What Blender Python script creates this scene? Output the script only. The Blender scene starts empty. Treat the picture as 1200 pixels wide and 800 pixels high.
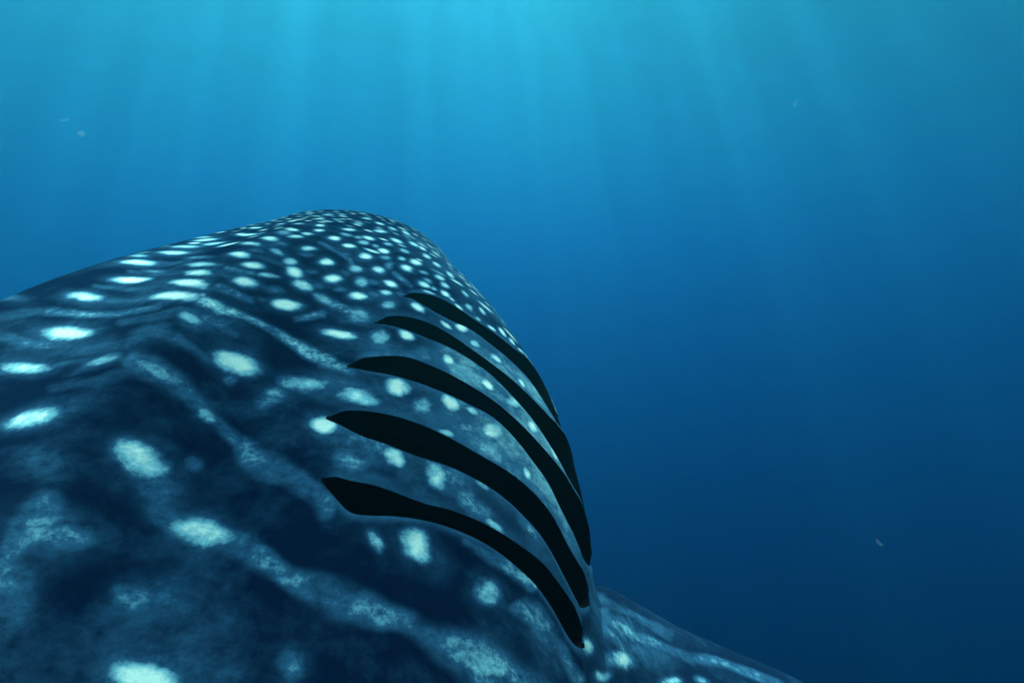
import bpy, math, numpy as np
from mathutils import Vector
from mathutils.bvhtree import BVHTree

rng = np.random.default_rng(7)
sc = bpy.context.scene
R = math.radians

# ------------------------------------------------------------------ camera
DEPTH = 11.0                       # metres of water above the lens
CAM = np.array([0.0, 0.0, -DEPTH])
PITCH = R(-7.0)                    # the lens looks a little down
FOCAL = 715.0                      # in pixels of the 1200 x 800 photograph
cam_data = bpy.data.cameras.new('camera')
cam_data.sensor_width = 36.0
cam_data.lens = 36.0 * FOCAL / 1200.0
cam_data.clip_start = 0.02
cam_data.clip_end = 2000.0
cam = bpy.data.objects.new('camera', cam_data)
sc.collection.objects.link(cam)
cam.location = CAM
cam.rotation_euler = (R(90) + PITCH, 0, 0)
sc.camera = cam

# ------------------------------------------------------------------ sky, sun, exposure
SUN_EL, SUN_AZ = R(57), R(-9)     # azimuth from +Y (ahead), negative = left
world = bpy.data.worlds.new('World')
sc.world = world
world.use_nodes = True
wn = world.node_tree.nodes
sky = wn.new('ShaderNodeTexSky')
sky.sky_type = 'NISHITA'
sky.sun_disc = False
sky.sun_elevation = SUN_EL
sky.sun_rotation = SUN_AZ
bg = wn['Background']
bg.inputs['Strength'].default_value = 0.08
world.node_tree.links.new(sky.outputs[0], bg.inputs['Color'])
sun_data = bpy.data.lights.new('sun', 'SUN')
sun_data.energy = 5.0
sun_data.angle = R(0.6)
sun_data.color = (1.0, 0.97, 0.65)
sun = bpy.data.objects.new('sun', sun_data)
sc.collection.objects.link(sun)
sd = Vector((math.sin(SUN_AZ) * math.cos(SUN_EL), math.cos(SUN_AZ) * math.cos(SUN_EL), math.sin(SUN_EL)))
sun.rotation_euler = sd.to_track_quat('Z', 'Y').to_euler()
sc.view_settings.view_transform = 'Standard'
sc.view_settings.look = 'None'
sc.view_settings.gamma = 1.0
sc.view_settings.exposure = 2.43
sc.cycles.volume_bounces = 2
sc.cycles.max_bounces = 8
sc.cycles.transparent_max_bounces = 12
sc.cycles.use_denoising = True

# ------------------------------------------------------------------ helpers
def mat(name):
    m = bpy.data.materials.new(name)
    m.use_nodes = True
    nt = m.node_tree
    return m, nt, nt.nodes, nt.links

def mesh_object(name, verts, faces, material, parent=None, smooth=True):
    me = bpy.data.meshes.new(name)
    verts = np.asarray(verts, np.float32)
    faces = np.asarray(faces, np.int32)
    k = faces.shape[1]
    me.vertices.add(len(verts))
    me.vertices.foreach_set('co', verts.ravel())
    me.loops.add(faces.size)
    me.loops.foreach_set('vertex_index', faces.ravel())
    me.polygons.add(len(faces))
    me.polygons.foreach_set('loop_start', np.arange(0, faces.size, k, dtype=np.int32))
    me.polygons.foreach_set('loop_total', np.full(len(faces), k, np.int32))
    me.update(calc_edges=True)
    me.validate()
    me.polygons.foreach_set('use_smooth', np.full(len(me.polygons), smooth))
    me.materials.append(material)
    o = bpy.data.objects.new(name, me)
    sc.collection.objects.link(o)
    o.parent = parent
    return o

def grid_faces(nu, nv, close_v=False):
    i = np.arange(nu - 1)[:, None]
    j = np.arange(nv if close_v else nv - 1)[None, :]
    jn = (j + 1) % nv
    return np.stack(np.broadcast_arrays(i * nv + j, i * nv + jn, (i + 1) * nv + jn, (i + 1) * nv + j), -1).reshape(-1, 4)

def hermite(x, xp, yp):
    xp = np.asarray(xp, float); yp = np.asarray(yp, float)
    m = np.gradient(yp, xp)
    i = np.clip(np.searchsorted(xp, x) - 1, 0, len(xp) - 2)
    h = xp[i + 1] - xp[i]
    s = np.clip((x - xp[i]) / h, 0, 1)
    return ((2*s**3 - 3*s**2 + 1) * yp[i] + (s**3 - 2*s**2 + s) * h * m[i]
            + (-2*s**3 + 3*s**2) * yp[i + 1] + (s**3 - s**2) * h * m[i + 1])

def sstep(a, b, x):
    s = np.clip((x - a) / (b - a), 0, 1)
    return s * s * (3 - 2 * s)

# ------------------------------------------------------------------ water: volume and surface
BOX = 150.0
m_haze, nt, nodes, links = mat('sea_water_volume')
nodes.clear()
out = nodes.new('ShaderNodeOutputMaterial')
vol = nodes.new('ShaderNodeVolumePrincipled')
vol.inputs['Color'].default_value = (0.022, 0.130, 0.155, 1)
vol.inputs['Absorption Color'].default_value = (0.08, 0.43, 0.75, 1)
vol.inputs['Density'].default_value = 0.14
vol.inputs['Anisotropy'].default_value = 0.79
links.new(vol.outputs[0], out.inputs['Volume'])
lo, hi = -DEPTH - 75.0, 0.6
bv = [(x, y, z) for z in (lo, hi) for y in (-BOX, BOX) for x in (-BOX, BOX)]
bf = [(0, 2, 3, 1), (4, 5, 7, 6), (0, 1, 5, 4), (2, 6, 7, 3), (0, 4, 6, 2), (1, 3, 7, 5)]
haze = mesh_object('haze', bv, bf, m_haze, smooth=False)
haze['kind'] = 'stuff'
haze['label'] = 'clear blue sea water dimming with depth'

# the sea surface overhead: wave-gathered sunlight painted as bright noise bands in its tint
m_surf, nt, nodes, links = mat('sea_surface')
nodes.clear()
out = nodes.new('ShaderNodeOutputMaterial')
geo = nodes.new('ShaderNodeNewGeometry')
tc = nodes.new('ShaderNodeTexCoord')
mp = nodes.new('ShaderNodeMapping')
mp.inputs['Scale'].default_value = (1.0, 0.55, 1.0)
links.new(tc.outputs['Object'], mp.inputs['Vector'])
n1 = nodes.new('ShaderNodeTexNoise')
n1.inputs['Scale'].default_value = 0.85
n1.inputs['Detail'].default_value = 3.0
n1.inputs['Distortion'].default_value = 0.8
links.new(mp.outputs[0], n1.inputs['Vector'])
cr = nodes.new('ShaderNodeValToRGB')
cr.color_ramp.elements[0].position = 0.36
cr.color_ramp.elements[0].color = (0.22, 0.22, 0.22, 1)
cr.color_ramp.elements[1].position = 0.66
cr.color_ramp.elements[1].color = (1, 1, 1, 1)
links.new(n1.outputs[0], cr.inputs[0])
tr = nodes.new('ShaderNodeBsdfTransparent')
links.new(cr.outputs[0], tr.inputs[0])
gl = nodes.new('ShaderNodeBsdfGlossy')
gl.inputs['Color'].default_value = (0.9, 0.9, 0.9, 1)
gl.inputs['Roughness'].default_value = 0.12
dot = nodes.new('ShaderNodeVectorMath'); dot.operation = 'DOT_PRODUCT'
links.new(geo.outputs['Normal'], dot.inputs[0]); links.new(geo.outputs['Incoming'], dot.inputs[1])
ab = nodes.new('ShaderNodeMath'); ab.operation = 'ABSOLUTE'
links.new(dot.outputs['Value'], ab.inputs[0])
mr = nodes.new('ShaderNodeMapRange'); mr.interpolation_type = 'SMOOTHSTEP'
mr.inputs['From Min'].default_value = 0.60; mr.inputs['From Max'].default_value = 0.79
links.new(ab.outputs[0], mr.inputs['Value'])
mx = nodes.new('ShaderNodeMixShader')
links.new(mr.outputs[0], mx.inputs[0]); links.new(gl.outputs[0], mx.inputs[1]); links.new(tr.outputs[0], mx.inputs[2])
links.new(mx.outputs[0], out.inputs['Surface'])
ns = 180
g = np.linspace(-BOX + 4, BOX - 4, ns)
X, Y = np.meshgrid(g, g, indexing='ij')
Z = .12*np.sin(.55*X + .3*Y) + .09*np.sin(-.4*X + .8*Y + 1) + .06*np.sin(1.1*X + .5*Y + 2)
surf_o = mesh_object('water', np.stack([X, Y, Z], -1).reshape(-1, 3), grid_faces(ns, ns), m_surf)
surf_o['kind'] = 'structure'
surf_o['label'] = 'rippled sea surface overhead letting sunbeams through'

# ------------------------------------------------------------------ whale shark: shape
# Body frame: t runs forward from the fifth gill slit, th goes round from the
# middle of the back (0) over the right side (pi/2) to the belly (pi).
P_FIT = [-0.6832, 1.0656, -0.6887, 0.0387, 0.3705, 0.1108]
KT = [-7.3, -6.6, -5.6, -4.2, -2.5, -1.2, -0.6, 0, 0.6, 1.2, 1.8]
KW = [0.05, 0.11, 0.24, 0.52, .8855, .8765, .8656, .85, .8248, .7221, .5742]
KH = [0.06, 0.13, 0.24, 0.44, .4601, .4758, .4937, .5173, .5549, .5095, .4688]
KB = [1.0, 1.0, 1.0, 0.95, 0.85, 0.70, 0.60, .56, .55, .55, .55]
TIP, NTOP = 3.2086, 2.5194

dP = PITCH - R(-5.0)
ROT = np.array([[1, 0, 0], [0, math.cos(dP), -math.sin(dP)], [0, math.sin(dP), math.cos(dP)]])
def to_world(P):
    return P @ ROT.T + CAM

def body_frame():
    ya, pi_, ro = P_FIT[3:]
    a = np.array([math.sin(ya)*math.cos(pi_), math.cos(ya)*math.cos(pi_), math.sin(pi_)])
    r0 = np.cross(a, [0, 0, 1.0]); r0 /= np.linalg.norm(r0)
    u0 = np.cross(r0, a)
    return a, math.cos(ro)*r0 - math.sin(ro)*u0, math.sin(ro)*r0 + math.cos(ro)*u0
AX, RX, UX = body_frame()

def body_point(t, th):
    W = hermite(t, KT, KW); H = hermite(t, KT, KH); B = hermite(t, KT, KB)
    q = np.clip((t - .6) / (TIP - .6), 0, 1)
    e = np.sqrt(np.maximum(1 - q**3, 0))
    s, c = np.sin(th), np.cos(th)
    x = W * e**.5 * np.sign(s) * np.abs(s)**(2/2.1)
    z = np.where(c >= 0, H*e*np.abs(c)**(2/NTOP), -B*H*e*np.abs(c))
    z = z + (c > 0) * e * sstep(-6, -4, t) * (1 - sstep(.9, 1.8, t)) * (.03*np.exp(-(x/.11)**2) - .012*np.exp(-((np.abs(x) - .24)/.1)**2))
    # the flank swells out into the root of each pectoral fin
    ah_ = np.abs((th + math.pi) % (2*math.pi) - math.pi)
    x = x + np.sign(s)*.11*np.exp(-((ah_ - 1.55)/.2)**2)*sstep(.16, -.03, t)*sstep(-.9, -.6, t)
    xc = -.043 * np.maximum(t, 0)**2
    zc = -.0304 * np.clip(t, -2.5, 9)**2 * np.sign(t)
    P = np.array(P_FIT[:3]) + t[..., None]*AX + (x + xc)[..., None]*RX + (z + zc)[..., None]*UX
    return to_world(P)

# ---- fins -----------------------------------------------------------------
def fin_mesh(le, te, thick, n_span=90, n_chord=70, flare=0.05):
    le = np.array(le, float); te = np.array(te, float)
    k = np.linspace(0, 1, len(le)); s = np.linspace(0, 1, n_span)
    L = np.stack([hermite(s, k, le[:, i]) for i in range(3)], 1)
    T = np.stack([hermite(s, k, te[:, i]) for i in range(3)], 1)
    ph = np.linspace(0, 2*np.pi, n_chord, endpoint=False)
    c = .5 - .5*np.cos(ph)                       # chord position, 0 = leading edge
    prof = np.sign(np.sin(ph)) * (np.abs(np.sin(ph))**1.0) * (1.25 - .75*c)
    span = np.gradient(.5*(L + T), axis=0)
    nrm = np.cross(T - L, span); nrm /= np.linalg.norm(nrm, axis=1)[:, None]
    th = thick*np.sqrt(np.maximum(1 - s**1.5, 0)) + flare*np.exp(-(s/.28)**2)
    P = L[:, None] + (T - L)[:, None]*c[None, :, None] + nrm[:, None]*(prof[None, :]*th[:, None]*.5)[..., None]
    return P.reshape(-1, 3), grid_faces(n_span, n_chord, True)

# right pectoral fin, swept out and back from just behind the gills (camera-aligned metres)
PEC_LE = [(.10, 1.17, -.66), (.178, 1.255, -.657), (.354, 1.23, -.725), (.585, 1.17, -.797), (.86, 1.0, -.88), (1.10, .70, -.96), (1.24, .38, -1.03)]
PEC_TE = [(.08, .55, -.95), (.20, .60, -.95), (.40, .58, -.96), (.60, .56, -.985), (.82, .52, -1.0), (1.04, .44, -1.02), (1.235, .36, -1.033)]
def mirror(pts):
    O = np.array(P_FIT[:3])
    return [tuple(np.array(p) - 2*np.dot(np.array(p) - O, RX)*RX) for p in pts]
def bf_pts(pts):                                  # (t, x, z) in the body frame
    O = np.array(P_FIT[:3])
    return [tuple(O + p[0]*AX + p[1]*RX + p[2]*UX) for p in pts]
fin_list = [
    fin_mesh(PEC_LE, PEC_TE, .10, 300, 360, flare=.25),
    fin_mesh(mirror(PEC_LE), mirror(PEC_TE), .10, 60, 40),
    fin_mesh(bf_pts([(-2.9, 0, .30), (-3.15, 0, .62), (-3.45, 0, .9), (-3.75, 0, 1.08)]),
             bf_pts([(-3.75, 0, .28), (-3.72, 0, .6), (-3.8, 0, .86), (-3.9, 0, 1.06)]), .07, 40, 30),
    fin_mesh(bf_pts([(-4.9, 0, .22), (-5.05, 0, .42), (-5.2, 0, .55)]),
             bf_pts([(-5.3, 0, .2), (-5.3, 0, .4), (-5.32, 0, .53)]), .04, 30, 20),
    fin_mesh(bf_pts([(-6.7, 0, -.05), (-7.2, 0, .5), (-7.8, 0, 1.15), (-8.2, 0, 1.5)]),
             bf_pts([(-7.4, 0, -.05), (-7.6, 0, .4), (-7.95, 0, 1.05), (-8.24, 0, 1.48)]), .06, 40, 30),
    fin_mesh(bf_pts([(-6.7, 0, .05), (-7.05, 0, -.3), (-7.3, 0, -.6), (-7.45, 0, -.78)]),
             bf_pts([(-7.4, 0, .05), (-7.4, 0, -.3), (-7.45, 0, -.56), (-7.5, 0, -.76)]), .05, 40, 30),
]
fin_list = [(to_world(p), f) for p, f in fin_list]

# ---- ray casting from photograph pixels to the skin -------------------------
tg = np.concatenate([np.linspace(-1.2, 2.2, 420), np.linspace(2.205, TIP - .002, 60)])
hg = np.linspace(-1.6, 2.6, 420)
TG, HG = np.meshgrid(tg, hg, indexing='ij')
GP = body_point(TG, HG).reshape(-1, 3)
GF = grid_faces(len(tg), len(hg))
FP, FF = fin_list[0]
bvh_body = BVHTree.FromPolygons(GP.tolist(), GF.tolist())
bvh_fin = BVHTree.FromPolygons(FP.tolist(), FF.tolist())
FW = np.array([0, math.cos(PITCH), math.sin(PITCH)]); UP = np.array([0, -math.sin(PITCH), math.cos(PITCH)])
CO = Vector(CAM)
def pix_dir(x, y):
    d = FW*FOCAL + np.array([1.0, 0, 0])*(x - 600) - UP*(y - 400)
    return Vector(d/np.linalg.norm(d))
def cast(x, y, body_only=False):
    """world point, normal, distance, (t, th) of the skin seen at photograph pixel x, y"""
    for k in range(60):
        d = pix_dir(x, y)
        best = None
        for tree in ((bvh_body,) if body_only else (bvh_body, bvh_fin)):
            h = tree.ray_cast(CO, d)
            if h[0] is not None and (best is None or h[3] < best[3]):
                best = h + (tree is bvh_body,)
        if best:
            P = np.array(best[0]); uv = None
            if best[4]:
                q = GF[best[2]]
                w = 1/(np.linalg.norm(GP[q] - P, axis=1) + 1e-5)**2; w /= w.sum()
                uv = (float((TG.ravel()[q]*w).sum()), float((HG.ravel()[q]*w).sum()))
            return P, np.array(best[1]), best[3], uv
        x += (480 - x)*.006 + (-.4 if x > 480 else .4); y += (560 - y)*.006
    return None

# ---- gill slits: front (upper) and rear (lower) rims in photograph pixels -------
SLIT_PX = [
 ([(470,346.5),(485,345.5),(500,347.5),(525,357),(550,374),(575,391),(600,410),(625,434),(640,455),(647,472),(653,496)],
  [(470,347.5),(485,352),(500,361),(525,375),(550,386),(572,402),(600,425),(620,446),(637,473),(648,496)]),
 ([(436,378),(450,374.5),(462,373),(475,374),(500,381),(525,394),(550,411),(575,429),(600,449),(625,473),(650,501),(667,531),(678,567)],
  [(436,379.5),(450,381),(475,387),(500,397),(525,407),(550,422),(575,440),(600,465),(625,495),(650,537),(670,582)]),
 ([(404,428.5),(420,424),(437,421),(455,420),(475,421),(500,430),(525,441),(550,455),(575,471),(600,492),(625,517),(650,547),(667,575),(680,600),(689,624)],
  [(404,430),(425,434.5),(457,440),(487,448),(525,463),(550,475),(575,488),(600,511),(625,543),(642,568),(655,595),(670,625),(680,650)]),
 ([(379,488.5),(400,485),(425,485),(462,491),(500,504),(525,516),(562,537),(600,560),(625,582),(645,608),(662,641),(674,662),(685,686)],
  [(379,490),(400,500),(420,510),(450,521),(487,535),(525,547),(547,557),(580,577),(612,605),(640,641),(660,682),(671,704),(679,712)]),
 ([(376,557),(388,560),(400,564.5),(437,572),(475,586),(487,590),(525,600),(562,615),(607,642),(635,665),(655,692),(672,722),(680,745)],
  [(376,564),(384,575),(395,588),(408,602),(425,604.5),(462,605.5),(500,611.5),(532,621),(575,642),(605,665),(630,690),(650,720),(665,747),(678,760)]),
]
HT = np.linspace(0, math.pi, 900)                 # table over |th|
slits = []
def rim(px):
    q = [cast(x, y, True)[3] for x, y in px]
    q = np.array([(h, t) for t, h in q if h > 0])
    o = np.argsort(q[:, 0]); q = q[o]
    out_ = [q[0]]
    for r_ in q[1:]:
        if r_[0] - out_[-1][0] > .012: out_.append(r_)
    return np.array(out_)
def smooth1(y, n):
    k = np.hanning(n + 2)[1:-1]; k /= k.sum()
    return np.convolve(np.pad(y, n//2, mode='edge'), k, mode='valid')[:len(y)]
for up, low in SLIT_PX:
    a, b = rim(up), rim(low)
    h0 = min(a[0, 0], b[0, 0]); h1 = max(a[-1, 0], b[-1, 0]) + (.22 if len(slits) < 2 else .05 if len(slits) < 3 else .015)
    tip = .5*(a[0, 1] + b[0, 1])
    end_c = .5*(a[-1, 1] + b[-1, 1])
    fa = hermite(HT, np.concatenate([[h0 - .5, h0], a[1:, 0], [h1, h1 + .5]]), np.concatenate([[tip, tip], a[1:, 1], [end_c, end_c]]))
    fb = hermite(HT, np.concatenate([[h0 - .5, h0], b[1:, 0], [h1, h1 + .5]]), np.concatenate([[tip, tip], b[1:, 1], [end_c, end_c]]))
    fa, fb = smooth1(fa, 17), smooth1(fb, 17)
    inside = (HT > h0) & (HT < h1)
    fa = np.maximum(fa, fb + .008)
    slits.append(dict(f=fa, r=fb, h0=h0, h1=h1))
for i in range(4, 0, -1):                          # keep neighbours apart
    slits[i - 1]['r'] = np.maximum(slits[i - 1]['r'], slits[i]['f'] + .014)
    slits[i - 1]['f'] = np.maximum(slits[i - 1]['f'], slits[i - 1]['r'] + .008)

# ---- the skin grid: grid lines follow the slit rims -----------------------------
th_lines = np.unique(np.concatenate([np.linspace(-math.pi, -1.0, 70), np.linspace(-1.0, 2.0, 560), np.linspace(2.0, math.pi, 60)]))[:-1]
nth = len(th_lines)
ah = np.abs(th_lines)
NS = 16
cols, tag_slit, tag_x = [], [], []                  # per column: t(th), slit number, place across the slit
def add(vals, slit=-1, x=0.):
    cols.append(vals); tag_slit.append(slit); tag_x.append(x)
ones = np.ones(nth)
for t in np.linspace(-7.3, -0.95, 130)[:-1]: add(t*ones)
at = lambda arr: np.interp(np.where(th_lines < 0, np.maximum(ah - .45, 0), ah), HT, arr)   # the left slits sit lower
prev = -0.95*ones; n_seg = 190
for i in range(4, -1, -1):
    r_, f_ = at(slits[i]['r']), at(slits[i]['f'])
    for k in range(n_seg): add(prev + (r_ - prev)*(k/n_seg))
    for k in range(NS): add(r_ + (f_ - r_)*(k/NS), i, 1 - k/NS)
    prev = f_; n_seg = 30
for k in range(230): add(prev + (2.0 - prev)*(k/230))
for k in np.linspace(0, 1, 100): add((2.0 + (TIP - 2.0)*math.sin(k*math.pi/2))*ones)
TT = np.array(cols); nt_ = len(TT)
HH = np.broadcast_to(th_lines, TT.shape)
tag_slit = np.array(tag_slit); tag_x = np.array(tag_x)
P0 = body_point(TT, HH)
e = 1e-3
dt = body_point(TT + e, HH) - body_point(TT - e, HH); dh = body_point(TT, HH + e) - body_point(TT, HH - e)
NN = np.cross(dh, dt); ln = np.linalg.norm(NN, axis=-1, keepdims=True); NN = NN/np.maximum(ln, 1e-12)
NN[-1] = AX @ ROT.T
if ((NN[nt_//2, nth//2] * (P0[nt_//2, nth//2] - P0[nt_//2].mean(0))).sum()) < 0: NN = -NN
lift = np.zeros_like(TT); fwd = np.zeros_like(TT)
in_slit = {}
for i, s in enumerate(slits):
    fr, rr = at(s['f']), at(s['r']); gap = fr - rr
    o = sstep(.010, .034, gap)
    d_f = TT - fr                                   # > 0 ahead of the front rim (gill flap)
    d_r = rr - TT                                   # > 0 behind the rear rim
    lift += np.where((d_f >= -1e-6) & (d_f < .3), .007*o*np.exp(-(d_f/.05)**2), 0)
    lift += np.where((d_r >= 0) & (d_r < .2), .003*o*np.exp(-((d_r - .016)/.024)**2), 0)
    for c in np.where(tag_slit == i)[0]:
        x = tag_x[c]                                # 1 at the rear rim, 0 at the front
        dep = np.minimum(.085, 1.1*gap)*o
        if x < 1:
            fwd[c] += .012*o*(1 - x)
            lift[c] += -dep*np.sin(min(1, (1 - x)*1.15)*math.pi/2)*(1 if x > .12 else x/.12 + .0)
            lift[c] += .007*o*max(0, 1 - x/.1)
# folds of skin where the head meets the fin and over the back
lift += .004*np.sin(TT*34 + 3*np.sin(HH*4))*np.exp(-((TT + .15)/.28)**2)*np.exp(-((np.abs(HH) - 1.45)/.16)**2)
PB = P0 + NN*lift[..., None] + (AX @ ROT.T)*fwd[..., None]

# ------------------------------------------------------------------ whale shark: pigment
VB = P0.reshape(-1, 3); nb = len(VB)
fin_off = []; allv = [VB]; off = nb
for p, f in fin_list:
    fin_off.append(off); allv.append(p); off += len(p)
VA = np.concatenate(allv)
NA = np.concatenate([NN.reshape(-1, 3)] + [np.zeros_like(p) for p, f in fin_list])
spot = np.zeros(len(VA)); wash = np.zeros(len(VA))
# the pattern is laid on a slightly wavering copy of the skin, so that no spot is a clean ellipse
def waver(V, amp, wl, seed):
    r_ = np.random.default_rng(seed); out_ = np.zeros_like(V)
    for k in range(7):
        d_ = r_.normal(size=3); d_ *= 2*math.pi/(wl*r_.uniform(.6, 1.6))/np.linalg.norm(d_)
        out_ += np.sin(V@d_ + r_.uniform(0, 6.28))[:, None]*r_.normal(size=3)
    return out_*amp/2.6
near_w = np.clip(1.35 - np.linalg.norm(VA - CAM, axis=1)/2.2, .12, 1)[:, None]*.6
VA_TRUE = VA
VA = VA + (waver(VA, .009, .15, 1) + waver(VA, .004, .055, 2) + waver(VA, .0013, .025, 3))*near_w
CELL = .06                                          # a coarse hash of the skin points, for quick look-up
cell = np.floor((VA - VA.min(0))/CELL).astype(np.int64)
key = (cell[:, 0]*4096 + cell[:, 1])*4096 + cell[:, 2]
order = np.argsort(key, kind='stable')
ukey, ustart = np.unique(key[order], return_index=True)
uend = np.append(ustart[1:], len(order))
bucket = {int(k): (int(a), int(b)) for k, a, b in zip(ukey, ustart, uend)}
VMIN = VA.min(0)
def near(P, rad):
    lo_ = np.floor((P - rad - VMIN)/CELL).astype(int); hi_ = np.floor((P + rad - VMIN)/CELL).astype(int)
    got = []
    for i in range(lo_[0], hi_[0] + 1):
        for j in range(lo_[1], hi_[1] + 1):
            for k in range(lo_[2], hi_[2] + 1):
                b = bucket.get((i*4096 + j)*4096 + k)
                if b: got.append(order[b[0]:b[1]])
    return np.concatenate(got) if got else np.zeros(0, int)

# spots read off the photograph: x, y, half length, half height (px), tilt (deg, clockwise), strength
SPOTS = [
(100,348,22,5,5,.9),(79,391,28,7.5,0,1),(154,328,22,4,0,1),(161,307.5,22,3.4,4,.9),(161,299.5,12,2,0,.6),(204,296,18,2.3,2,.8),
(217,289,18,1.7,0,.7),(236,278,12,1.5,0,.7),(240,281,15,1.6,-4,.8),(251,285.5,14,1.8,-6,.7),(182,318,16,2,0,.4),(155,339,16,3,0,.25),
(232,302,16,1.8,-3,.4),(236,309.5,18,2.6,-2,.75),(231,319,17,3.5,0,.85),(220,331,22,4.5,2,.95),(205,345.5,30,5,-3,1),(280,297.5,13,3.2,4,.95),
(290,275,13,2,2,.8),(292,285,12,2.3,4,.75),(297,310,13,4,6,.95),(287,330,16,6,10,1),(222,372,16,7,20,.6),(5,350,20,5,0,.35),
(277,425,24,12,20,1),(274,445,8,8,0,.35),(175,387,25,8,-8,.2),(132,416,14,4,-15,.3),(120,422,22,5,-15,.5),(30,431,28,7,0,.75),
(36,488,32,9,-18,.85),(185,437,22,9,35,.55),(244,487,14,9,30,.7),(165,536,32,18,25,.85),(185,570,25,18,35,.3),(226,546,12,8,10,.3),
(50,537,32,18,0,.22),(62,620,45,22,20,.45),(80,625,10,8,0,.3),(235,625,34,17,15,.75),(157,700,28,15,0,.45),(195,700,18,10,0,.3),
(167,795,40,19,0,1),(167,785,60,26,0,.3),(230,760,14,25,-10,.16),(265,790,25,12,0,.2),(340,780,18,22,0,.36),(267,727,15,25,0,.1),(10,700,30,45,0,.22),
(465,454,14,9,20,1),(525,422,9,6,35,.95),(527,472,12,7,35,.95),(496,476,12,11,0,.5),(420,466,24,9,15,.75),(355,450,28,9,5,.7),(317,466,20,9,-20,.45),
(382,497,17,11,20,1),(410,540,22,14,30,.45),(459,537,13,10,40,.85),(510,555,20,11,60,.7),(552,480,9,3.5,30,.8),(577,505,12,8,40,.85),(547,501,10,8,0,.45),
(520,510,11,5,20,.7),(565,530,9,5,30,.5),(600,525,8,8,0,.45),(614,555,10,5,65,.8),(626,555,12,4,65,.35),(639,567,12,3,70,.55),(600,472,10,5,40,.75),
(597,458,8,2.5,40,.7),(622,501,9,5,60,.9),(645,534,10,3,65,.85),(571,452,10,5.5,45,.95),(545,585,18,11,55,.45),(562,567,10,5,35,.55),(575,620,14,6,35,.65),
(489,639,18,14,40,.9),(440,634,12,8,60,.55),(570,690,18,14,50,.6),(635,735,30,10,60,.4),(687,752,12,6,70,.8),(705,792,8,7,40,.7),(730,772,14,9,35,.85),
(785,797,12,4,0,.8),(822,796,8,4,10,.5),
(477,314,8,3.5,18,.95),(457,332,8,3.5,12,.95),(453,343,8,3,10,.85),(456,357,9,5,10,.6),(489,361,9,3.5,30,.9),(496,333,7.5,3,25,.9),(501,344,8,2.5,20,.65),
(522,344,7,3,35,.95),(537,362,7,3,40,.85),(521,334,6,2.5,35,.75),(550,360,7,2.5,50,.65),(545,344,6,2.3,40,.7),(522,382,8,3.5,35,.85),(541,385,8,3.5,25,.95),
(556,404,7,4,35,.75),(581,421,9,4,40,.8),(611,450,8,4,60,.85),(475,394,10,4.5,20,1),(450,397,6,5,0,.55),(497,417,12,10,0,.35),(575,385,6,2.5,40,.85),
(589,389,6,2.5,50,.85),(565,364,6,2.5,45,.8),(299,267,8,1.2,0,.8),(342,269,8,2,3,.95),(375,264,6,1.5,0,.9),(374,270,6,1.7,0,.9),(332,272,10,3.5,5,.5),
(346,277,9,2,3,.85),(361,274,8,1.8,3,.85),(316,279,11,2.5,5,.95),(325,295,10,4,15,.55),(340,306,9,4.5,8,.8),(345,318,11,6,10,1),(354,334,13,6,20,.85),
(315,323,12,3.5,10,.6),(322,340,11,4,5,.32),(337,357,16,6,8,1),(380,350,14,5,25,.6),(390,326,10,5.5,5,1),(382,307,9,4.5,5,1),(361,291,9,3,3,.85),
(359,298,8,3,5,.3),(392,279,8,2.5,5,1),(409,288,8,2.7,6,1),(426,284,7,2.5,8,.7),(432,279,8,2,12,.9),(406,275,8,1.8,12,.55),(409,269,8,1.6,6,.9),
(450,294,7,3,15,1),(428,300,8,3.5,8,.95),(452,302,7,2.5,10,.5),(471,303,5,2.2,15,.7),(487,307,7,3,20,.95),(444,316,8,4,15,.85),(456,311,5,5,0,.4),
(417,315,8,4,10,.7),(424,330,8,6,10,.6),(419,347,11,5,5,.95),(397,339,9,3,5,.32),(420,369,15,9,15,.5),(397,392,22,5,8,1),(444,395,11,8,20,.6),
(465,282,8,2,20,.85),(446,271,8,1.6,8,.85),(474,294,7,2,20,.65),(485,286,7,2,25,.8),(502,329,6,2.5,25,.55),(515,325,7,2.5,30,.8),(497,319,6,2,20,.5),
(350,262,7,1.3,0,.7),(395,257,6,1.2,0,.6),(420,262,6,1.3,5,.7),(430,256,6,1.2,8,.7),(445,262,6,1.3,15,.8),(460,268,6,1.5,20,.8),(476,273,6,1.6,28,.8),(500,300,6,2,30,.8),
(495,291,6,1.8,30,.85),(512,310,6,2,33,.8),(528,322,6,2,38,.8),(508,338,5,2,25,.6),(530,351,5,2,38,.7),(420,278,6,1.8,6,.5),(455,286,6,1.8,12,.6),(440,288,5,2,10,.5),
(600,400,6,2.2,48,.8),(610,412,6,2.2,50,.8),(622,428,6,2.2,55,.8),(560,375,5,2.2,42,.7),(578,397,6,2.5,42,.7),(330,285,9,2,5,.4),(405,298,7,2.6,5,.35),(300,294,9,2.4,6,.35),
(366,318,7,3,5,.3),(405,320,7,3,8,.25),(437,330,7,3,10,.3),(438,345,7,3,12,.35),(470,345,6,2.5,15,.4),(310,351,10,4,8,.2),(372,335,8,4,10,.25),
]
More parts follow.
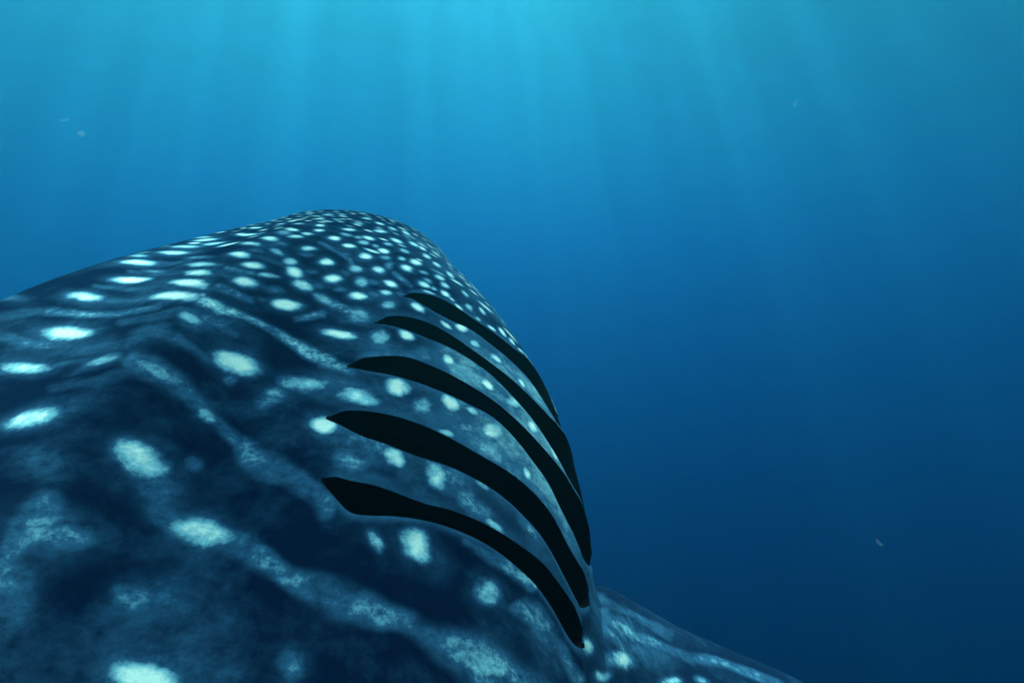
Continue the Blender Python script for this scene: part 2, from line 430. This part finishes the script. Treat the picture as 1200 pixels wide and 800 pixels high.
# pale bars: points, half width (px), strength
BARS = [
([(57,364),(105,369),(140,367),(185,360)],3,.42),([(267,315),(300,321)],2.5,.38),([(255,337),(295,351)],3.5,.36),
([(235,349),(262,363),(300,377),(332,393),(370,417),(405,432)],5,.62),([(382,425),(410,435)],6,.45),([(178,362),(200,350),(235,349)],3,.3),
([(160,422),(200,445),(225,470),(250,490),(275,512),(300,540),(337,555),(365,575),(385,600)],9,.36),
([(0,680),(15,645),(38,605),(60,590)],12,.33),([(188,600),(235,625)],13,.3),
([(235,625),(265,637),(300,652),(337,672),(375,687),(412,707),(450,722),(475,725),(500,742),(540,763),(575,780),(615,799),(640,815)],13,.40),
([(375,284),(395,294),(410,305),(416,314)],2.2,.4),([(462,320),(482,335)],2.2,.38),([(372,347),(395,357),(412,366)],3,.42),([(347,374),(380,367)],3.5,.38),
([(562,645),(600,667),(622,687)],5,.5),([(545,637),(575,648)],4,.3),([(612,712),(635,735),(655,760),(677,795)],7,.4),
([(703,716),(737,740),(775,759),(812,771),(850,777),(890,791),(912,802)],4.5,.36),([(698,697),(725,714),(752,726),(785,742)],4,.22),([(731,714),(739,735)],1.2,.35),
([(0,437),(60,428),(130,418)],3,.2),([(400,500),(440,520),(470,545),(500,590)],12,.22),([(420,440),(470,470),(520,500),(570,560),(610,610)],9,.16),
([(690,700),(715,735),(735,765)],4,.3),
([(110,335),(155,339),(190,336)],2.5,.24),([(125,352),(165,352),(200,346)],2.5,.24),([(140,378),(185,372),(215,362),(245,375),(275,392)],3.5,.26),
([(90,408),(140,402),(182,388),(215,400),(245,420)],4,.24),([(0,395),(40,402),(80,405)],4,.2),([(0,370),(30,365),(60,362)],3,.2),([(150,318),(185,322),(215,317)],2,.24),
([(60,455),(110,448),(160,432)],5,.15),([(250,318),(280,326),(310,336)],2.5,.22),([(170,306),(200,309),(225,305)],1.8,.25),([(300,300),(330,310),(350,324)],2.2,.2),([(675,800),(665,770)],4,.4),([(295,640),(312,658)],9,.25),([(410,700),(432,716)],8,.25),([(478,725),(505,745)],9,.35),([(528,752),(560,778)],9,.28),
]
def stamp(P, V1, V2, strength, target, soft=(1.5, .3)):
    # an ellipse lying on the skin with half axes V1, V2 (world vectors)
    rad = 1.5*max(np.linalg.norm(V1), np.linalg.norm(V2))
    idx = near(P, rad)
    if not len(idx): return
    D = VA[idx] - P
    G = np.array([[V1@V1, V1@V2], [V1@V2, V2@V2]])
    co = np.linalg.solve(G + 1e-12*np.eye(2), np.stack([D@V1, D@V2]))
    out_of_plane = np.cross(V1, V2); out_of_plane /= np.linalg.norm(out_of_plane) + 1e-12
    q = np.sqrt((co**2).sum(0)) + np.abs(D@out_of_plane)/rad*.5
    v = strength*sstep(soft[0], soft[1], q)
    target[idx] = np.maximum(target[idx], v)
placed = []
for x, y, a, b, ang, st in SPOTS:
    a *= 1.1; b *= 1.1
    h = cast(x, y)
    if h is None: continue
    P, N, dist, uv = h
    N = N/np.linalg.norm(N)
    d = np.array(pix_dir(x, y)); depth = dist*(d@FW)
    if N@d > 0: N = -N
    ca, sa = math.cos(R(ang)), math.sin(R(ang))
    px = depth/FOCAL
    e1 = (np.array([1.0, 0, 0])*ca - UP*sa)*a*px
    e2 = (np.array([1.0, 0, 0])*sa + UP*ca)*b*px
    # slide the screen vectors along the view ray on to the tangent plane
    den = min(N@d, -.12)
    V1 = e1 - d*(e1@N)/den; V2 = e2 - d*(e2@N)/den
    for V in (V1, V2):
        l = np.linalg.norm(V); m = 6*max(a, b)*px
        if l > m: V *= m/l
    stamp(P, V1, V2, st, spot)
    stamp(P, V1*1.5, V2*1.7, st*.26, wash, (1.4, .2))
    placed.append(P)
for pts, w, st in BARS:
    q = []
    for (xa, ya), (xb, yb) in zip(pts[:-1], pts[1:]):
        n = max(2, int(math.hypot(xb - xa, yb - ya)/(w*.3)))
        q += [(xa + (xb - xa)*k/n, ya + (yb - ya)*k/n) for k in range(n)]
    q.append(pts[-1])
    for x, y in q:
        h = cast(x, y)
        if h is None: continue
        P, N, dist, uv = h
        N = N/np.linalg.norm(N); d = np.array(pix_dir(x, y)); px = dist*(d@FW)/FOCAL
        if N@d > 0: N = -N
        den = min(N@d, -.2)
        e1 = np.array([1.0, 0, 0])*w*px; e2 = UP*w*px
        wv = 1 + .16*math.sin(x*.031 + y*.02) + .12*math.sin(x*.017 - y*.05)
        stamp(P, 1.35*wv*(e1 - d*(e1@N)/den), 1.35*wv*(e2 - d*(e2@N)/den), st*(1 + .2*math.sin(x*.04 + y*.03)), wash, (1.5, .4))
# cloudy paler patches of skin: same columns as SPOTS
CLOUDS = [(400,455,60,22,10,.35),(440,525,60,24,22,.4),(520,555,50,26,30,.42),(560,600,40,16,38,.42),(500,455,50,16,22,.34),(560,510,50,16,38,.34),
(620,620,30,14,55,.4),(640,680,22,12,60,.3),(60,625,70,32,20,.3),(20,690,30,50,0,.25),(170,700,55,26,0,.2),(170,550,55,35,25,.22),(190,590,40,25,45,.22),
(330,460,40,18,0,.2),(110,405,60,14,-8,.16),(50,540,50,26,0,.15),(340,775,34,30,0,.2),(230,765,30,40,0,.15),(590,650,40,12,40,.3),(500,650,40,24,40,.2),
(725,735,40,20,35,.3),(760,765,50,18,28,.22),(240,372,50,14,15,.2),(200,335,60,16,0,.16),(420,370,50,16,15,.2),(430,400,50,12,10,.25)]
for x, y, a, b, ang, st in CLOUDS:
    h = cast(x, y)
    if h is None: continue
    P, N, dist, uv = h
    N = N/np.linalg.norm(N); d = np.array(pix_dir(x, y)); px = dist*(d@FW)/FOCAL
    if N@d > 0: N = -N
    ca, sa = math.cos(R(ang)), math.sin(R(ang)); den = min(N@d, -.25)
    e1 = (np.array([1.0, 0, 0])*ca - UP*sa)*a*px; e2 = (np.array([1.0, 0, 0])*sa + UP*ca)*b*px
    stamp(P, e1 - d*(e1@N)/den, e2 - d*(e2@N)/den, st, wash, (1.4, 0))
placed = np.array(placed)
# the rest of the coat: small crowded spots on the head, larger rows with bars behind
def tangent(P, t, h):
    e_ = 1e-3; t_ = np.array([t]); h_ = np.array([h])
    a = (body_point(t_ + e_, h_) - body_point(t_ - e_, h_))[0]; b = (body_point(t_, h_ + e_) - body_point(t_, h_ - e_))[0]
    return a/np.linalg.norm(a), b/np.linalg.norm(b)
t = -6.6
while t < TIP - .05:
    head = sstep(.3, 1.3, t)
    step = .21*(1 - head) + .08*head
    w_here = float(hermite(np.array(t), KT, KW))
    if t < -4: step *= max(.4, w_here/.55)
    dh_ = step/max(w_here, .1)*.85
    n = max(6, int(2*math.pi/dh_))
    ph = rng.random()*dh_
    for k in range(n):
        h = -math.pi + ph + k*2*math.pi/n + rng.normal()*.1*dh_
        tt = t + rng.normal()*.13*step
        if tt > TIP - .02 or abs(h) > 2.35: continue
        P = body_point(np.array([tt]), np.array([h]))[0]
        rad = (.034*(1 - head) + .018*head)*rng.uniform(.75, 1.25)
        if len(placed) and np.min(np.linalg.norm(placed - P, axis=1)) < (.062 if head > .5 else .13): continue
        if -.9 < tt < .85 and -.55 < h < 1.75: continue      # read off the photograph instead
        a, b = tangent(P, tt, h)
        stamp(P, a*rad*rng.uniform(.8, 1.1), b*rad*rng.uniform(.9, 1.4), rng.choice([.95, .9, .75, .5]), spot)
    if head < .2:
        tb = t + step*.5
        if not (-.9 < tb < .9):
            for h in np.arange(-2.0, 2.0, .035/w_here):
                P = body_point(np.array([tb + .012*math.sin(9*h)]), np.array([h]))[0]
                a, b = tangent(P, tb, h)
                stamp(P, a*.018, b*.04, .36, wash, (1.35, .35))
    t += step
# pale underside and paler skin low on the flanks
Hf = np.abs(HH).reshape(-1)
pale = np.concatenate([np.clip(.85*sstep(2.0, 2.6, Hf) + .04*sstep(.95, 1.5, Hf), 0, 1)] + [np.full(len(p), .03) for p, f in fin_list])
# gill flaps are thinner and paler than the back; lit rear lips are painted in too
gf = np.zeros(TT.shape)
for i, s in enumerate(slits):
    fr, rr = at(s['f']), at(s['r']); gap = fr - rr; o = sstep(.010, .034, gap)
    gf = np.maximum(gf, o*np.exp(-((TT - fr)/.035)**2)*(TT >= fr - .001)*.17)
    gf = np.maximum(gf, o*np.exp(-((rr - TT)/.012)**2)*(TT <= rr + .001)*.24)  # light catching the lip behind the slit, painted as a pale line
head_side = .5*sstep(.75, 1.2, TT)*sstep(.35, 1.1, HH)  # haze and grazing sheen on the head's right side, painted as paler skin
flap_zone = np.exp(-((TT - .40)/.31)**4)*sstep(.45, .7, HH)*sstep(1.9, 1.5, HH)
pale[:nb] = np.maximum(pale[:nb], np.maximum(np.maximum(gf, head_side), (.44*flap_zone)).reshape(-1))

# ------------------------------------------------------------------ whale shark: materials
m_skin, nt, nodes, links = mat('spotted_skin')
bs = nodes['Principled BSDF']
def attr(n):
    a = nodes.new('ShaderNodeAttribute'); a.attribute_name = n; return a.outputs['Fac']
def math_(op, a, b=None, c=None, clamp=False):
    m = nodes.new('ShaderNodeMath'); m.operation = op; m.use_clamp = clamp
    for i, v in enumerate((a, b, c)):
        if v is None: continue
        if isinstance(v, (int, float)): m.inputs[i].default_value = v
        else: links.new(v, m.inputs[i])
    return m.outputs[0]
tc = nodes.new('ShaderNodeTexCoord')
def noise(scale, detail, rough=.6, dist=0.):
    n = nodes.new('ShaderNodeTexNoise')
    n.inputs['Scale'].default_value = scale; n.inputs['Detail'].default_value = detail
    n.inputs['Roughness'].default_value = rough; n.inputs['Distortion'].default_value = dist
    links.new(tc.outputs['Object'], n.inputs['Vector'])
    return n.outputs[0]
fine = noise(70, 6, .7); mid = noise(22, 5, .65, .4); big = noise(6, 6, .65, .2)
a_spot, a_wash, a_pale = attr('spot'), attr('wash'), attr('pale')
nz = math_('ADD', math_('MULTIPLY', math_('SUBTRACT', fine, .5), .55), math_('MULTIPLY', math_('SUBTRACT', mid, .5), .55))
edge = math_('MULTIPLY', math_('MULTIPLY', a_spot, math_('SUBTRACT', 1.12, a_spot)), 5.5)
s1 = math_('ADD', a_spot, math_('MULTIPLY', math_('MULTIPLY', nz, edge), attr('grain')), clamp=True)
mot = math_('ADD', math_('MULTIPLY', fine, .5), math_('MULTIPLY', mid, .5))
w1 = math_('MULTIPLY', a_wash, math_('MULTIPLY', math_('SUBTRACT', mot, .28, clamp=True), 3.7), clamp=True)
b1 = math_('MULTIPLY', math_('MULTIPLY', math_('SUBTRACT', big, .47, clamp=True), math_('SUBTRACT', mot, .30, clamp=True)), 3.0)
p1 = math_('MULTIPLY', a_pale, math_('ADD', math_('MULTIPLY', math_('SUBTRACT', big, .3), 1.6), math_('MULTIPLY', mid, 1.3)), clamp=True)
bgm = math_('ADD', math_('MAXIMUM', w1, p1), b1, clamp=True)
grainy = math_('ADD', .58, math_('MULTIPLY', noise(150, 5, .75), .84))
soft_grain = math_('ADD', .68, math_('MULTIPLY', grainy, .34))
tot = math_('MAXIMUM', math_('MULTIPLY', s1, soft_grain, clamp=True), math_('MULTIPLY', bgm, grainy, clamp=True))
ramp = nodes.new('ShaderNodeValToRGB')
el = ramp.color_ramp.elements
el[0].position = 0; el[0].color = (.002, .008, .025, 1)
el[1].position = 1; el[1].color = (.82, .80, .64, 1)
k = el.new(.35); k.color = (.027, .087, .150, 1)
k = el.new(.7); k.color = (.22, .42, .44, 1)
links.new(tot, ramp.inputs[0])
links.new(ramp.outputs[0], bs.inputs['Base Color'])
bs.inputs['Roughness'].default_value = .55
bs.inputs['Specular IOR Level'].default_value = 0.0
bs.inputs['Sheen Weight'].default_value = .05
bs.inputs['Sheen Roughness'].default_value = .35
bs.inputs['Sheen Tint'].default_value = (.15, .55, 1, 1)
bp = nodes.new('ShaderNodeBump'); bp.inputs['Strength'].default_value = .5; bp.inputs['Distance'].default_value = .004
links.new(math_('ADD', math_('MULTIPLY', mid, 1.0), math_('MULTIPLY', fine, .5)), bp.inputs['Height'])
links.new(bp.outputs[0], bs.inputs['Normal'])

m_gill, nt, nodes, links = mat('gill_cavity')
bs = nodes['Principled BSDF']
gn = nodes.new('ShaderNodeTexNoise'); gn.inputs['Scale'].default_value = 60
gr = nodes.new('ShaderNodeValToRGB')
gr.color_ramp.elements[0].color = (.0015, .0015, .002, 1); gr.color_ramp.elements[1].color = (.004, .004, .005, 1)
links.new(gn.outputs[0], gr.inputs[0]); links.new(gr.outputs[0], bs.inputs['Base Color'])
bs.inputs['Roughness'].default_value = 1.0
bs.inputs['Specular IOR Level'].default_value = 0.0

# ------------------------------------------------------------------ whale shark: objects
base = body_point(np.array([-1.0]), np.array([math.pi]))[0]
root = bpy.data.objects.new('whale_shark', None)
sc.collection.objects.link(root)
root['label'] = 'huge dark whale shark with pale spots and bars, swimming away, its gill slits open'
root['category'] = 'shark'

quads = grid_faces(nt_, nth, True)
ci = quads[:, 0] // nth; rj = quads[:, 0] % nth
qs = tag_slit[ci]                                   # the slit a face lies in (or -1)
hmid = th_lines[rj]
cav = np.full(len(quads), -1)
for i, s in enumerate(slits):
    hm = np.where(hmid < 0, -hmid - .45, hmid)
    m = (qs == i) & (hm > s['h0'] + .002) & (hm < s['h1'] - .002)
    cav[m & (hmid > 0)] = i
    cav[m & (hmid < 0)] = i + 5
Vw = np.concatenate([PB.reshape(-1, 3)] + [p for p, f in fin_list])
F_all = [quads[cav < 0]]
for o_, (p, f) in zip(fin_off, fin_list): F_all.append(f + o_)
F_body = np.concatenate(F_all)
def compact(faces):
    u, inv = np.unique(faces.ravel(), return_inverse=True)
    return u, inv.reshape(faces.shape)
u, f = compact(F_body)
body = mesh_object('body', Vw[u], f, m_skin, root)
grain = np.clip(1.5 - np.linalg.norm(VA_TRUE - CAM, axis=1)/1.9, .1, 1)
for n, arr in (('spot', spot), ('wash', wash), ('pale', pale), ('grain', grain)):
    a = body.data.attributes.new(n, 'FLOAT', 'POINT')
    a.data.foreach_set('value', arr[u].astype(np.float32))
for i in range(10):
    if (cav == i).any():
        u, f = compact(quads[cav == i])
        mesh_object('gill_slit', Vw[u], f, m_gill, root)

# ------------------------------------------------------------------ drifting specks
m_speck, nt, nodes, links = mat('plankton_jelly')
bs = nodes['Principled BSDF']
pn = nodes.new('ShaderNodeTexNoise'); pn.inputs['Scale'].default_value = 300
pr = nodes.new('ShaderNodeValToRGB')
pr.color_ramp.elements[0].color = (.6, .65, .6, 1); pr.color_ramp.elements[1].color = (.85, .85, .8, 1)
links.new(pn.outputs[0], pr.inputs[0]); links.new(pr.outputs[0], bs.inputs['Base Color'])
bs.inputs['Roughness'].default_value = .4
bs.inputs['Transmission Weight'].default_value = .0
tl = nodes.new('ShaderNodeBsdfTranslucent'); tp = nodes.new('ShaderNodeBsdfTransparent')
ma = nodes.new('ShaderNodeMixShader'); mb = nodes.new('ShaderNodeMixShader')
ma.inputs[0].default_value = .6; mb.inputs[0].default_value = .045
links.new(pr.outputs[0], tl.inputs['Color'])
links.new(bs.outputs[0], ma.inputs[1]); links.new(tl.outputs[0], ma.inputs[2])
links.new(tp.outputs[0], mb.inputs[1]); links.new(ma.outputs[0], mb.inputs[2])
links.new(mb.outputs[0], nodes['Material Output'].inputs['Surface'])
def speck(x, y, dist, length, width, ang, label, bend=.25):
    n, m = 14, 8
    s = np.linspace(-1, 1, n); ph = np.linspace(0, 2*np.pi, m, endpoint=False)
    r_ = np.sqrt(np.maximum(1 - s**2, 0))*width*(1 + .25*np.sin(5*s + x))
    V = np.stack([np.broadcast_to((s*length)[:, None], (n, m)),
                  r_[:, None]*np.cos(ph)[None] + (bend*length*s**2)[:, None],
                  r_[:, None]*np.sin(ph)[None]*.6], -1).reshape(-1, 3)
    o = mesh_object('plankton', V, grid_faces(n, m, True), m_speck)
    o.location = CO + pix_dir(x, y)*dist
    o.rotation_euler = (R(90), R(ang), 0)
    o['label'] = label; o['category'] = 'plankton'; o['group'] = 'plankton flecks drifting in the open water'
speck(95, 157, 1.6, .009, .005, 10, "stubby pale plankton fleck above the shark's back in the bright water")
speck(76, 141, 1.9, .013, .002, -5, "thin faint plankton thread above the stubby fleck over the back", .1)
speck(932, 122, 1.7, .009, .004, -55, 'small slanting plankton fleck high in open water beyond the gills', .1)
speck(1030, 636, 1.5, .011, .003, 45, 'curved pale plankton fleck in deep blue water off the fin')
